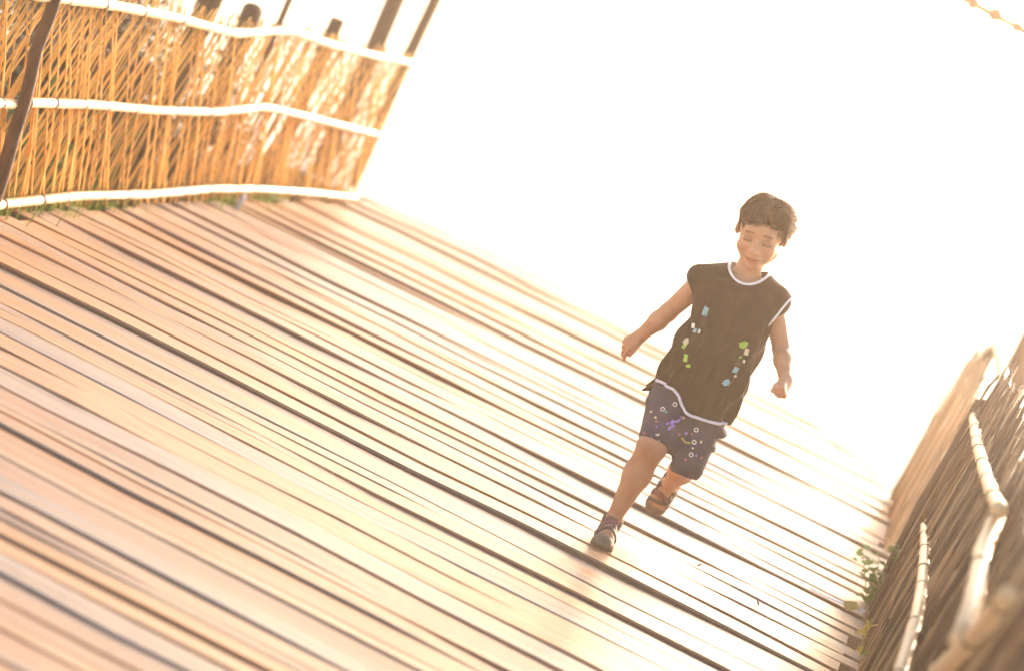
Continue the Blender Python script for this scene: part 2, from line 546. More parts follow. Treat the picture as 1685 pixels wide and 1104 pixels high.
def garland():
    org = (-2.95, 12.9, 2.49)
    root = empty('knotted_rope', org)
    tag(root, 'orange brown knotted rope strung high across the end of the boardwalk', 'rope')
    a, b = Vector((-2.95, 12.9, 2.49)), Vector((.50, 11.75, 2.06))
    r = random.Random(3)
    O = Vector(org)
    n = 60
    pts = [a.lerp(b, i/n)+Vector((0, 0, -.05*math.sin(math.pi*i/n)+r.uniform(-.003, .003)))-O for i in range(n+1)]
    mb = MB(); mb.tube(pts, [.014*r.uniform(.8, 1.25) for _ in pts], 8)
    rope = mb.build('cord', M['rope'], root)
    for k in range(2, n-1, 2):
        p, t = pts[k], (pts[k+1]-pts[k-1]).normalized()
        mb = MB()
        s = r.uniform(.8, 1.2)
        up = Vector((0, 0, r.uniform(0, .007)))
        mb.tube([p+up-t*.034*s, p+up-t*.018*s, p+up, p+up+t*.018*s, p+up+t*.032*s], [.010, .022*s, .029*s, .024*s, .010], 8)
        mb.build('knot', M['rope'], root)
garland()

# ------------------------------------------------------------------ plants and litter
def leaf_shape(L, W):
    return [(0, 0, 0), (W*.42, L*.28, L*.05), (W*.5, L*.5, L*.03), (W*.3, L*.78, -L*.02), (0, L, -L*.09), (-W*.3, L*.78, -L*.02), (-W*.5, L*.5, L*.03), (-W*.42, L*.28, L*.05), (0, L*.5, 0)]
LEAF_F = [(0, 1, 8), (1, 2, 8), (2, 3, 8), (3, 4, 8), (4, 5, 8), (5, 6, 8), (6, 7, 8), (7, 0, 8)]

def leaf_at(mb, p, d, up, L, W):
    d = Vector(d).normalized(); x = d.cross(Vector(up)).normalized(); z = x.cross(d)
    p = Vector(p)
    mb.add([p+x*v[0]+d*v[1]+z*v[2] for v in leaf_shape(L, W)], LEAF_F)

def shrub(loc, h, rad, label, n, mat, seed, name='shrub', leafL=.07):
    r = random.Random(seed)
    root = empty(name, loc)
    tag(root, label, 'shrub', 'shrubs behind the golden fence')
    st, lf = MB(), MB()
    tips = []
    for k in range(16):
        a = r.uniform(0, 2*math.pi); q = r.uniform(.15, 1)*rad
        tip = Vector((math.cos(a)*q, math.sin(a)*q, h*r.uniform(.55, 1.05)))
        mid = tip*.5+Vector((r.uniform(-.06, .06), r.uniform(-.06, .06), .1*h))
        pts = [Vector((math.cos(a)*.05, math.sin(a)*.05, 0)), mid, tip]
        st.tube(pts, [.014, .009, .003], 5)
        tips.append(pts)
    for k in range(n):
        b = r.choice(tips); t = r.uniform(.2, 1.0)
        p = b[0].lerp(b[1], t*2) if t < .5 else b[1].lerp(b[2], t*2-1)
        p = p+Vector((r.gauss(0, .09), r.gauss(0, .09), r.gauss(0, .07)))
        if p.z < .02: p.z = .03
        d = Vector((r.uniform(-1, 1), r.uniform(-1, 1), r.uniform(-.7, .8)))
        leaf_at(lf, p, d, (r.uniform(-.5, .5), r.uniform(-.5, .5), 1), leafL*r.uniform(.6, 1.3), leafL*.45*r.uniform(.7, 1.2))
    st.build('stems', M['stem'], root)
    lf.build('foliage', M[mat], root)
GZ = -.46
shrub((-3.45, 9.55, GZ), 1.0, .36, 'dark brown dry shrub nearest behind the left end of the golden fence', 2200, 'leaf_dry', 1)
shrub((-3.55, 10.45, GZ), 1.05, .40, 'dark brown dry shrub beside the thick post behind the golden fence', 2200, 'leaf_dry', 2)
shrub((-4.3, 11.6, GZ), 1.15, .55, 'tall brown dry shrub farther back behind the left part of the golden fence', 2600, 'leaf_dry', 3)
shrub((-4.5, 12.8, GZ), 1.05, .50, 'spreading brown shrub far behind the middle of the golden fence', 1500, 'leaf_dry', 4)
shrub((-3.15, 8.75, GZ), .72, .20, 'green leafy shrub low behind the near end of the golden fence', 800, 'leaf', 5)
shrub((-3.2, 9.9, GZ), .70, .20, 'green leafy shrub under the lower rail of the golden fence', 700, 'leaf', 6)
shrub((-3.5, 11.9, GZ), .75, .28, 'thin brown shrub behind the far part of the golden fence', 700, 'leaf_dry', 7)

def grass_tufts():
    r = random.Random(4)
    mb = MB()
    for k in range(2600):
        y = r.uniform(7.2, 11.3); x = -2.90+r.gauss(0, .05)
        if math.sin(y*5.1)+math.sin(y*2.3+1) < -.3: continue
        h = r.uniform(.40, .56)
        b = Vector((x, y, GZ)); t = b+Vector((r.uniform(-.1, .1), r.uniform(-.1, .1), h))
        s = Vector((r.uniform(-1, 1), r.uniform(-1, 1), 0)).normalized()*.006
        m_ = b.lerp(t, .55)+Vector((0, 0, .03))
        mb.add([b-s, b+s, m_+s*.9, m_-s*.9, t], [(0, 1, 2, 3), (3, 2, 4)])
    o = mb.build('grass', M['leaf'])
    tag(o, 'green grass growing along the foot of the golden fence', 'grass', kind='stuff')
grass_tufts()

def weed():
    org = (.292, 8.45, -.2)
    root = empty('weed', org)
    tag(root, 'small green leafy weed growing at the edge of the boards beside the brown fence', 'plant')
    r = random.Random(6)
    st, lf, ly = MB(), MB(), MB()
    for k, (dx, dy, h) in enumerate(((-.02, .05, .42), (-.07, .1, .36), (.0, .22, .40), (-.13, .16, .35), (.01, -.05, .30), (-.02, .3, .34))):
        pts = [Vector((r.uniform(-.008, .008), dy*.25, 0)), Vector((dx*.25, dy*.5, h*.55)), Vector((dx, dy, h))]
        st.tube(pts, [.0038, .003, .0018], 5)
        for q in range(26):
            t = r.uniform(.5, 1)
            p = pts[0].lerp(pts[1], t*2) if t < .5 else pts[1].lerp(pts[2], t*2-1)
            p = p+Vector((r.gauss(0, .014), r.gauss(0, .014), r.gauss(0, .012)))
            leaf_at(lf, p, (r.uniform(-1, 1), r.uniform(-1, 1), r.uniform(-.3, .8)), (r.uniform(-.4, .4), -.4, 1), r.uniform(.022, .046), r.uniform(.015, .03))
    for (dy, h) in ((-.75, .22), (-.62, .26), (-.8, .30), (-.5, .25)):
        pts = [Vector((.0, dy, 0)), Vector((-.01, dy, h*.6)), Vector((-.03, dy+.03, h))]
        st.tube(pts, [.003, .0025, .0015], 5)
        for q in range(4):
            p = pts[1].lerp(pts[2], r.random())
            leaf_at(ly, p, (r.uniform(-1, .3), r.uniform(-1, 1), r.uniform(-.2, .9)), (0, -.4, 1), r.uniform(.03, .05), r.uniform(.015, .022))
    for k in range(26):
        y_ = r.uniform(-1.05, .35); h = r.uniform(.12, .28)
        b_ = Vector((r.uniform(-.015, .02), y_, .0)); t_ = b_+Vector((r.uniform(-.05, .02), r.uniform(-.06, .06), h))
        st.tube([b_, b_.lerp(t_, .5)+Vector((.006, 0, .01)), t_], [.0028, .0022, .0012], 4)
        for q in range(2):
            leaf_at(ly if r.random() < .35 else lf, b_.lerp(t_, r.uniform(.55, 1)), (r.uniform(-1, .6), r.uniform(-1, 1), r.uniform(-.4, .7)), (0, -.3, 1), r.uniform(.018, .035), r.uniform(.01, .018))
    tag(st.build('stems', M['weed_stem'], root), kind='stuff')
    lf.build('foliage', M['leaf'], root)
    o = ly.build('dry_leaves', M['leaf_yellow'], root)
    tag(o, 'yellowed leaves low on the stems')
weed()

def litter():
    mb = MB(); leaf_at(mb, (0, 0, 0), (.25, .9, .5), (-.2, -.5, 1), .075, .055)
    o = mb.build('fallen_leaf', M['leaf_yellow']); o.location = (.195, 8.20, .006)
    tag(o, 'yellow fallen leaf lying by the painted white plank-edge glint near the brown fence', 'leaf')
    mb = MB()  # added white sliver, stands in for sunlight along a plank edge
    V, Fc = [], []
    for i in range(9):
        t = i/8; w_ = .003+.005*math.sin(math.pi*min(1, t*1.2))+.002*math.sin(i*2.3); z_ = .004+.012*t*t
        V += [(t*.19, -w_, z_), (t*.19, w_, z_+.007), (t*.19, w_, z_+.006), (t*.19, -w_, z_-.001)]
    for i in range(8):
        a, b = i*4, i*4+4
        for k in range(4): Fc.append((a+k, a+(k+1) % 4, b+(k+1) % 4, b+k))
    mb.add(V, Fc)
    o = mb.build('plank_edge_glint', M['edge_glint']); o.location = (.06, 8.235, .006); o.rotation_euler.z = -.03
    tag(o, 'thin white sliver standing for a sunlit plank edge beside the yellow leaf', 'scrap')
    r = random.Random(9)
    for k, (x, y) in enumerate(((-.06, 7.60), (-.16, 7.68), (-.28, 7.72), (.02, 7.56))):
        mb = MB(); leaf_at(mb, (0, 0, 0), (r.uniform(-1, 1), r.uniform(-.4, .4), .15), (0, 0, 1), r.uniform(.02, .032), r.uniform(.009, .014))
        o = mb.build('leaf_fragment', M['leaf_yellow' if k % 2 else 'rope']); o.location = (x, y, .007)
        tag(o, ['brown leaf fragment on the boards, second nearest to the weed', 'yellow leaf fragment on the boards, third from the weed', 'brown leaf fragment on the boards, nearest to the child', 'yellow leaf fragment on the boards, nearest to the weed'][k], 'leaf', 'leaf fragments on the boards')
    mb = MB()
    mb.tube([(0, 0, 0), (.002, 0, .03), (.006, .004, .06), (.004, .004, .075)], [.011, .013, .012, .007], 8)
    o = mb.build('bottle_cap_strip', M['blue']); o.name = 'plastic_scrap'; o.location = (-2.76, 10.35, 0)
    tag(o, 'small blue plastic scrap at the foot of the golden fence', 'scrap')
litter()

# ------------------------------------------------------------------ the running boy
class SDF:
    """smooth-blended solid, polygonised on a grid into one continuous surface"""
    def __init__(self): self.ops = []
    def prim(self, f, lo, hi, k=.01, mode='add'): self.ops.append((f, np.array(lo, float), np.array(hi, float), k, mode)); return self
    def cone(self, a, b, ra, rb, k=.012, mode='add'):
        a, b = np.array(a, float), np.array(b, float)
        ab = b-a; L2 = float(ab @ ab)+1e-12; R = max(ra, rb)
        def f(P):
            t = np.clip(((P-a) @ ab)/L2, 0, 1)
            return np.linalg.norm(P-a-t[..., None]*ab, axis=-1)-(ra+(rb-ra)*t)
        return self.prim(f, np.minimum(a, b)-R, np.maximum(a, b)+R, k, mode)
    def ell(self, c, r, k=.012, mode='add', rot=None):
        c, r = np.array(c, float), np.array(r, float)
        rot = np.eye(3) if rot is None else np.array(rot, float)     # rows: local axes in world
        def f(P):
            q = (P-c) @ rot.T
            k0 = np.linalg.norm(q/r, axis=-1); k1 = np.linalg.norm(q/(r*r), axis=-1)+1e-9
            return k0*(k0-1)/k1
        R = r.max()
        return self.prim(f, c-R, c+R, k, mode)
    @staticmethod
    def blend(cur, d, k, mode):
        if mode == 'add':
            h = np.maximum(k-np.abs(cur-d), 0)/k
            return np.minimum(cur, d)-h*h*k/4
        d = -d if mode == 'sub' else d
        h = np.maximum(k-np.abs(cur-d), 0)/k
        return np.maximum(cur, d)+h*h*k/4
    def at(self, P):
        P = np.asarray(P, float)
        cur = np.full(P.shape[:-1], .2)
        for f, lo, hi, k, mode in self.ops: cur = self.blend(cur, f(P), k, mode)
        return cur
    def mesh(self, lo, hi, h):
        lo, hi = np.array(lo, float), np.array(hi, float)
        n = np.ceil((hi-lo)/h).astype(int)+1
        Fd = np.full(n, .05, np.float32)
        for f, plo, phi, k, mode in self.ops:
            i0 = np.clip(np.floor((plo-k-3*h-lo)/h).astype(int), 0, n); i1 = np.clip(np.ceil((phi+k+3*h-lo)/h).astype(int)+1, 0, n)
            if mode == 'int': i0, i1 = np.zeros(3, int), n
            if (i1 <= i0).any(): continue
            sl_ = tuple(slice(a, b) for a, b in zip(i0, i1))
            ax = [lo[j]+h*np.arange(i0[j], i1[j]) for j in range(3)]
            P = np.stack(np.meshgrid(*ax, indexing='ij'), -1)
            Fd[sl_] = self.blend(Fd[sl_], np.clip(f(P), -.05, .05), k, mode)
        S = Fd < 0
        cnt = np.zeros(n-1, np.int8)
        for dx in (0, 1):
            for dy in (0, 1):
                for dz in (0, 1):
                    cnt += S[dx:n[0]-1+dx, dy:n[1]-1+dy, dz:n[2]-1+dz]
        act = np.argwhere((cnt > 0) & (cnt < 8))
        idx = np.full(n-1, -1, np.int32)
        idx[tuple(act.T)] = np.arange(len(act))
        cor = [(0,0,0),(1,0,0),(0,1,0),(1,1,0),(0,0,1),(1,0,1),(0,1,1),(1,1,1)]
        val = np.stack([Fd[tuple((act+np.array(c)).T)] for c in cor], 1).astype(float)
        acc = np.zeros((len(act), 3)); num = np.zeros(len(act))
        for i in range(8):
            for j in range(i+1, 8):
                if sum(abs(a-b) for a, b in zip(cor[i], cor[j])) != 1: continue
                m_ = (val[:, i] < 0) != (val[:, j] < 0)
                t = val[:, i]/(val[:, i]-val[:, j]+1e-12)
                p = np.array(cor[i])+t[:, None]*(np.array(cor[j])-np.array(cor[i]))
                acc[m_] += p[m_]; num[m_] += 1
        V = lo+h*(act+acc/num[:, None])
        faces = []
        for ax_ in range(3):
            u, v = (ax_+1) % 3, (ax_+2) % 3
            s0 = [slice(None)]*3; s1 = [slice(None)]*3
            s0[ax_] = slice(0, -1); s1[ax_] = slice(1, None)
            e = np.argwhere(S[tuple(s0)] != S[tuple(s1)])
            e = e[(e[:, u] > 0) & (e[:, v] > 0) & (e[:, u] < n[u]-1) & (e[:, v] < n[v]-1)]
            inside = S[tuple(e.T)]
            q = []
            for du, dv in ((-1, -1), (0, -1), (0, 0), (-1, 0)):
                c = e.copy(); c[:, u] += du; c[:, v] += dv
                q.append(idx[tuple(c.T)])
            q = np.stack(q, 1)
            q[~inside] = q[~inside][:, ::-1]
            faces.append(q)
        return V, np.concatenate(faces)

def sdf_obj(name, sdf, lo, hi, h, mat, parent, relax=1):
    V, Q = sdf.mesh(lo, hi, h)
    me = bpy.data.meshes.new(name)
    me.from_pydata(V.tolist(), [], Q.tolist())
    me.polygons.foreach_set('use_smooth', np.ones(len(Q), bool))
    me.update()
    o = mesh_obj(name, me, mat, parent)
    if relax:
        sm = o.modifiers.new('relax', 'SMOOTH'); sm.factor = .5; sm.iterations = relax
    return o, V

def nrm(v): v = np.array(v, float); return v/np.linalg.norm(v)

def skin_material():
    m, N, L, P = new_mat('skin')
    at = N.new('ShaderNodeAttribute'); at.attribute_name = 'tint'
    tc = N.new('ShaderNodeTexCoord'); nz = N.new('ShaderNodeTexNoise'); nz.inputs['Scale'].default_value = 22; nz.inputs['Detail'].default_value = 6
    L.new(tc.outputs['Object'], nz.inputs['Vector'])
    cr = N.new('ShaderNodeValToRGB'); cr.color_ramp.elements[0].color = (.43, .225, .13, 1); cr.color_ramp.elements[1].color = (.53, .295, .185, 1)
    cr.color_ramp.elements[0].position, cr.color_ramp.elements[1].position = .3, .7
    L.new(nz.outputs['Fac'], cr.inputs[0])
    mx = N.new('ShaderNodeMix'); mx.data_type = 'RGBA'; mx.blend_type = 'MULTIPLY'; mx.inputs[0].default_value = 1
    L.new(cr.outputs[0], mx.inputs[6]); L.new(at.outputs['Color'], mx.inputs[7])
    L.new(mx.outputs[2], P.inputs['Base Color'])
    P.inputs['Roughness'].default_value = .5
    P.inputs['Specular IOR Level'].default_value = .4
    P.inputs['Subsurface Weight'].default_value = .25
    P.inputs['Subsurface Radius'].default_value = (.010, .004, .002)
    P.inputs['Subsurface Scale'].default_value = 1.0
    b = N.new('ShaderNodeBump'); b.inputs['Strength'].default_value = .06; b.inputs['Distance'].default_value = .002
    n2 = N.new('ShaderNodeTexNoise'); n2.inputs['Scale'].default_value = 350
    L.new(tc.outputs['Object'], n2.inputs['Vector']); L.new(n2.outputs['Fac'], b.inputs['Height']); L.new(b.outputs[0], P.inputs['Normal'])
    return m

def cloth_mat(name, c1, c2, scale=30):
    m, N, L, P = new_mat(name)
    tc = N.new('ShaderNodeTexCoord')
    nz = N.new('ShaderNodeTexNoise'); nz.inputs['Scale'].default_value = scale; nz.inputs['Detail'].default_value = 6
    L.new(tc.outputs['Object'], nz.inputs['Vector'])
    cr = N.new('ShaderNodeValToRGB'); cr.color_ramp.elements[0].color = (*c1, 1); cr.color_ramp.elements[1].color = (*c2, 1)
    cr.color_ramp.elements[0].position, cr.color_ramp.elements[1].position = .3, .7
    L.new(nz.outputs['Fac'], cr.inputs[0]); L.new(cr.outputs[0], P.inputs['Base Color'])
    P.inputs['Roughness'].default_value = .9; P.inputs['Specular IOR Level'].default_value = .15
    P.inputs['Sheen Weight'].default_value = .04; P.inputs['Sheen Roughness'].default_value = .5
    wv = N.new('ShaderNodeTexNoise'); wv.inputs['Scale'].default_value = 600
    L.new(tc.outputs['Object'], wv.inputs['Vector'])
    b = N.new('ShaderNodeBump'); b.inputs['Strength'].default_value = .25; b.inputs['Distance'].default_value = .001
    L.new(wv.outputs['Fac'], b.inputs['Height']); L.new(b.outputs[0], P.inputs['Normal'])
    return m

def hair_tip_mat():
    m = simple_mat('hair_tip', (.055, .028, .014), (.10, .050, .025), 60, .4, spec=.45, translucent=.34)
    for n in m.node_tree.nodes:
        if n.type == 'BSDF_TRANSLUCENT':
            for l in list(n.inputs[0].links): m.node_tree.links.remove(l)
            n.inputs[0].default_value = (.60, .26, .10, 1)      # light passing through fine brown hair
    return m

def build_boy():
    org = Vector((-.535, 7.29, .0))
    root = empty('person', org)
    tag(root, 'running child in a dark sleeveless top, printed knee shorts and strapped sandals, looking down', 'child')
    MT = dict(skin=skin_material(), shirt=cloth_mat('shirt_cloth', (.022, .011, .007), (.034, .018, .012)), trim=cloth_mat('white_trim', (.70, .70, .78), (.78, .78, .86)),
              shorts=cloth_mat('shorts_cloth', (.050, .045, .068), (.092, .082, .122), 14), hair=simple_mat('hair', (.040, .022, .012), (.065, .036, .020), 60, 1.0, spec=.0),
              hair_tip=hair_tip_mat(), strap=simple_mat('strap', (.07, .052, .045), (.12, .09, .08), 40, .6), strap_red=simple_mat('red_strap', (.20, .08, .08), (.25, .11, .10), 40, .6),
              toe=simple_mat('toe_cap', (.17, .12, .08), (.25, .185, .125), 40, .6), sole=simple_mat('sole', (.12, .075, .042), (.17, .11, .06), 40, .8),
              teal=cloth_mat('teal_print', (.20, .42, .50), (.26, .48, .55)), green=cloth_mat('green_print', (.30, .50, .06), (.36, .56, .10)),
              white=cloth_mat('white_print', (.74, .74, .70), (.80, .80, .76)), cream=cloth_mat('cream_print', (.66, .56, .36), (.72, .62, .42)),
              purple=cloth_mat('purple_print', (.36, .20, .62), (.44, .27, .70)), red=cloth_mat('red_print', (.42, .14, .14), (.48, .18, .17)), yellow=cloth_mat('yellow_print', (.55, .40, .08), (.62, .46, .10)))

    # ---- head frame
    a_, b_ = math.radians(17), math.radians(9)
    ex = np.array([math.cos(b_), 0, math.sin(b_)])
    ez = np.array([-math.sin(b_)*math.cos(a_), -math.sin(a_), math.cos(a_)*math.cos(b_)])
    ex = nrm(ex-ez*(ex @ ez)); ef = np.cross(ez, ex) * -1
    if ef[1] > 0: ef = -ef
    Hc = np.array([.019, .095, 1.027])
    Rh = np.stack([ex, ef, ez])
    W = lambda p: Hc+np.array(p, float) @ Rh
    hl = lambda P: (np.asarray(P)-Hc) @ Rh.T

    B = SDF()
    # torso core, neck
    B.cone((.035, .20, .47), (.045, .185, .62), .078, .075, .03)
    B.cone((.045, .190, .62), (.032, .162, .78), .072, .074, .03)
    B.ell((.022, .158, .815), (.105, .062, .070), .03)
    B.cone((.075, .155, .86), (.128, .16, .853), .045, .038, .03)
    B.cone((-.03, .155, .835), (-.082, .16, .825), .045, .038, .03)
    B.cone((.026, .150, .85), W((0, -.02, -.05)), .040, .036, .025)
    # head
    B.ell(W((0, -.010, .030)), (.069, .083, .071), .02, rot=Rh)
    B.ell(W((0, .016, -.022)), (.055, .058, .066), .02, rot=Rh)
    for s in (-1, 1):
        B.ell(W((s*.031, .044, -.028)), (.021, .021, .023), .02, rot=Rh)
        B.cone(W((s*.046, .0, -.050)), W((0, .048, -.078)), .016, .015, .02)
    B.ell(W((0, .056, -.078)), (.018, .015, .015), .015, rot=Rh)
    B.cone(W((-.03, .060, .022)), W((.03, .060, .022)), .011, .011, .016)
    for s in (-1, 1):
        B.ell(W((s*.030, .086, .001)), (.017, .019, .011), .012, 'sub', rot=Rh)
        B.ell(W((s*.029, .060, -.001)), (.0135, .012, .011), .004, rot=Rh)
    B.cone(W((0, .070, -.002)), W((0, .083, -.029)), .0065, .0095, .010)
    for s in (-1, 1): B.ell(W((s*.010, .074, -.033)), (.0065, .007, .006), .006, rot=Rh)
    B.ell(W((0, .066, -.052)), (.022, .012, .014), .014, rot=Rh)
    B.cone(W((-.014, .0735, -.0525)), W((.014, .0735, -.0525)), .0045, .0045, .005)
    B.cone(W((-.011, .0725, -.0605)), W((.011, .0725, -.0605)), .0052, .0052, .005)
    B.cone(W((-.018, .0805, -.0565)), W((.018, .0805, -.0565)), .0022, .0022, .003, 'sub')
    for s in (-1, 1):
        er = np.array([[.86, s*-.5, 0], [s*.5, .86, 0], [0, 0, 1.]]) @ Rh
        B.ell(W((s*.069, -.012, -.002)), (.007, .016, .023), .008, rot=er)
        B.ell(W((s*.079, -.010, .002)), (.0045, .009, .013), .004, 'sub', rot=er)
    # arms
    def arm(sh, el, wr):
        B.cone(sh, el, .034, .026, .02)
        el, wr = np.array(el), np.array(wr)
        mid = el+(wr-el)*.35
        B.cone(el, mid, .026, .0275, .012); B.cone(mid, wr, .0275, .0185, .012)
    def hand(wr, d, n, thumb_sign, curls, thumb_dir, spread=.0):
        wr = np.array(wr, float); d = nrm(d); n = nrm(np.array(n)-d*(np.array(n) @ d)); s = np.cross(d, n)*thumb_sign
        B.cone(wr, wr+d*.016, .0185, .0165, .012)
        base = []
        for i, off in enumerate((.0185, .0062, -.0062, -.0175)):
            kn = wr+d*(.050-.003*abs(i-1))+s*off
            B.cone(wr+d*.012+s*off*.6, kn, .0112, .0092, .008)
            base.append(kn)
        B.cone(wr+d*.018+s*.012-n*.006, wr+d*.036+s*.018-n*.006, .0115, .009, .008)
        for i, (kn, L_) in enumerate(zip(base, (.040, .045, .042, .033))):
            c = curls[i]; p = kn; ang = 0.0
            for j, (fl, rr_) in enumerate(((.44, .0074), (.31, .0068), (.25, .0060))):
                ang += c*(.95 if j == 0 else 1.15)
                dd = d*math.cos(ang)-n*math.sin(ang)+s*spread*(1.5-i)*.12
                q = p+nrm(dd)*L_*fl
                B.cone(p, q, rr_, rr_-.0006, .0014)
                p = q
        tb = wr+d*.020+s*.018-n*.004
        td = nrm(d*thumb_dir[0]+s*thumb_dir[1]-n*thumb_dir[2])
        q = tb+td*.024
        B.cone(tb, q, .0095, .0078, .006)
        td2 = nrm(td+d*.5-n*.35-s*.35)
        B.cone(q, q+td2*.020, .0076, .0062, .003)
    arm((-.078, .165, .832), (-.140, .235, .690), (-.190, .285, .585))
    hand((-.190, .285, .585), (-.50, .02, -.80), (-.55, -.72, .25), -1, (.28, .42, .55, .72), (.90, .30, .30), 1.5)
    arm((.128, .165, .858), (.213, .185, .742), (.266, .075, .678))
    hand((.266, .075, .678), (.16, -.74, -.62), (.80, -.22, .30), 1, (1.35, 1.4, 1.42, 1.45), (.85, -.05, .55))
    # legs
    B.cone((-.005, .21, .47), (.000, .070, .335), .066, .044, .02)
    B.ell((.001, .052, .328), (.033, .028, .034), .02)
    B.cone((.000, .068, .33), (-.006, .090, .235), .040, .040, .015)
    B.cone((-.006, .098, .24), (-.014, .112, .09), .040, .0225, .02)
    B.cone((.085, .215, .465), (.112, .130, .335), .062, .043, .02)
    B.ell((.113, .118, .326), (.031, .028, .031), .02)
    B.cone((.112, .130, .332), (.098, .225, .282), .040, .036, .015)
    B.cone((.098, .225, .282), (.078, .350, .205), .036, .0225, .02)
    # feet: local frame (forward, lateral, up), ankle joint 6 cm above the footbed
    def foot_frame(ankle, fwd, up):
        fwd = nrm(fwd); up = nrm(np.array(up)-fwd*(np.array(up) @ fwd)); lat = np.cross(fwd, up)
        Rm = np.stack([fwd, lat, up]); o_ = np.array(ankle)-up*.06
        return o_, Rm
    frames = [foot_frame((-.014, .112, .075), (.10, -1, .0), (0, 0, 1)), foot_frame((.074, .352, .200), (-.13, .16, -.95), (.0, -.95, -.16))]
    def foot_prims(S, o_, Rm, g=0.0):
        w = lambda p: o_+np.array(p, float) @ Rm
        S.cone(w((0, 0, .062)), w((-.018, 0, .024)), .0235+g, .0235+g, .015)
        S.cone(w((0, 0, .056)), w((.058, 0, .026)), .0235+g, .020+g, .018)
        S.cone(w((-.018, 0, .022)), w((.066, 0, .020)), .0225+g, .0215+g, .015)
        S.cone(w((.05, -.014, .017)), w((.075, -.013, .016)), .016+g, .015+g, .012)
        S.cone(w((.05, .014, .017)), w((.075, .013, .016)), .016+g, .015+g, .012)
        if g == 0:
            for i, (l_, t_) in enumerate(((-.019, .104), (-.008, .106), (.002, .102), (.011, .097), (.019, .090))):
                S.cone(w((.07, l_, .013)), w((t_, l_, .011)), .009, .0075 if i else .009, .004)
    foot_prims(B, *frames[0]); foot_prims(B, *frames[1])

    body, V = sdf_obj('body', B, (-.28, -.03, .0), (.36, .52, 1.16), .0026, MT['skin'], root, 1)
    # natural pigment: brows, lashes, lips; painted shade round the eyes
    P = hl(V)
    T = np.ones((len(V), 4))
    hx, hf, hz = P[:, 0], P[:, 1], P[:, 2]
    face = (hf > .03) & (np.abs(hx) < .06) & (np.abs(hz) < .12)
    def spot(m_, col, amt):
        T[:, :3] = T[:, :3]*(1-(m_*amt)[:, None])+np.array(col)*(m_*amt)[:, None]
    ax_ = np.abs(hx)
    brow = face*np.exp(-((hz-(.0215-.25*np.maximum(ax_-.028, 0)))/.0036)**2)*np.clip((ax_-.011)/.004, 0, 1)*np.clip((.045-ax_)/.006, 0, 1)
    spot(brow, (.12, .08, .06), .85)
    lash = face*np.exp(-((hz-(-.0075+9*(ax_-.029)**2))/.0034)**2)*np.clip((ax_-.015)/.003, 0, 1)*np.clip((.044-ax_)/.003, 0, 1)
    spot(lash, (.07, .05, .04), .95)
    lid_shade = face*np.exp(-(((ax_-.029)/.016)**2+((hz-.003)/.010)**2)**2)
    spot(lid_shade, (.62, .50, .44), .7)  # eye-socket shade painted into the tint over the lids
    lips = face*np.exp(-(((hx)/.019)**2+((hz+.0565)/.0085)**2)**2)*(hf > .06)
    spot(lips, (.95, .60, .55), .8)
    mouth = face*np.exp(-((hz+.0575-7*hx*hx)/.0020)**2)*(np.abs(hx) < .022)*(hf > .05)
    spot(mouth, (.25, .13, .11), .9)
    for c_, r_, col_, am in (((.001, .03, .322), .034, (.80, .62, .55), .75), ((-.148, .245, .690), .03, (.82, .68, .60), .6), ((.222, .19, .742), .03, (.82, .68, .60), .6),
                             ((-.215, .28, .535), .03, (1.05, .80, .72), .6), ((.286, .03, .644), .035, (1.05, .82, .74), .6)):
        spot(np.exp(-(((V-np.array(c_))**2).sum(1)/r_**2)**1.5), col_, am)
    for s_ in (-1, 1): spot(face*np.exp(-(((hx-s_*.032)/.016)**2+((hz+.028)/.014)**2)), (1.08, .86, .80), .6)
    ca = body.data.color_attributes.new('tint', 'FLOAT_COLOR', 'POINT')
    ca.data.foreach_set('color', T.ravel())

    # ---- hair
    Hs = SDF()
    Hs.ell(W((0, -.012, .033)), (.0745, .089, .0775), .01, rot=Rh)
    Hs.ell(W((0, -.05, -.01)), (.066, .05, .06), .02, rot=Rh)
    def faceside(Pt):
        q = hl(Pt)
        x, f, z = q[..., 0], q[..., 1], q[..., 2]
        # hairline height as a function of how far forward: fringe at the front, temples, nape
        line = np.where(f > .012, .044+.12*np.clip(f-.03, 0, .1)+.006*np.sin(x*70+1), np.where(f > -.03, -.004+(f+.03)*.75, -.052+(f+.06)*.2))
        return (line-z)*.7
    Hs.prim(faceside, (-9,)*3, (9,)*3, .006, 'int')
    hair, HV = sdf_obj('hair', Hs, W((0, 0, 0))-.16, W((0, 0, 0))+.16, .0035, MT['hair'], root, 1)
    r = random.Random(12)
    mb = MB()
    Lc = hl(HV)
    crown = np.array([.012, -.045, .112])
    # a few dozen locks that neighbouring strands share, so the hair lies in clumps
    lockc = Lc[rng.integers(0, len(HV), 90)]
    lockd = rng.normal(0, .16, (90, 3)); lockl = rng.uniform(.8, 1.25, 90)
    for i in rng.integers(0, len(HV), 11000):
        l = Lc[i]
        nl = nrm(np.array([l[0]/.006, (l[1]+.012)/.0085, (l[2]-.034)/.0064]))
        k_ = int(np.argmin(((lockc-l)**2).sum(1)))
        flow = l-crown; flow = flow-nl*(flow @ nl); flow = flow/(np.linalg.norm(flow)+1e-6)
        side = max(0, min(1, (l[0]-.01)/.04))*max(0, min(1, (l[2]-.0)/.05))
        d = nrm(flow+nl*(.14+1.0*side*r.uniform(.1, 1.3))+lockd[k_]*(1+1.2*side)+rng.normal(0, .05, 3))
        L_ = r.uniform(.022, .036)*lockl[k_]
        if l[1] > .045 and l[2] < .065: L_ *= r.uniform(.4, .85); d = nrm(np.array([lockd[k_][0]*1.3-.12, .10, -1]))
        if l[2] < -.005: L_ *= .45
        p = HV[i]-(nl @ Rh)*.003
        dw = d @ Rh; ou = nl @ Rh
        bend = .10+.25*side
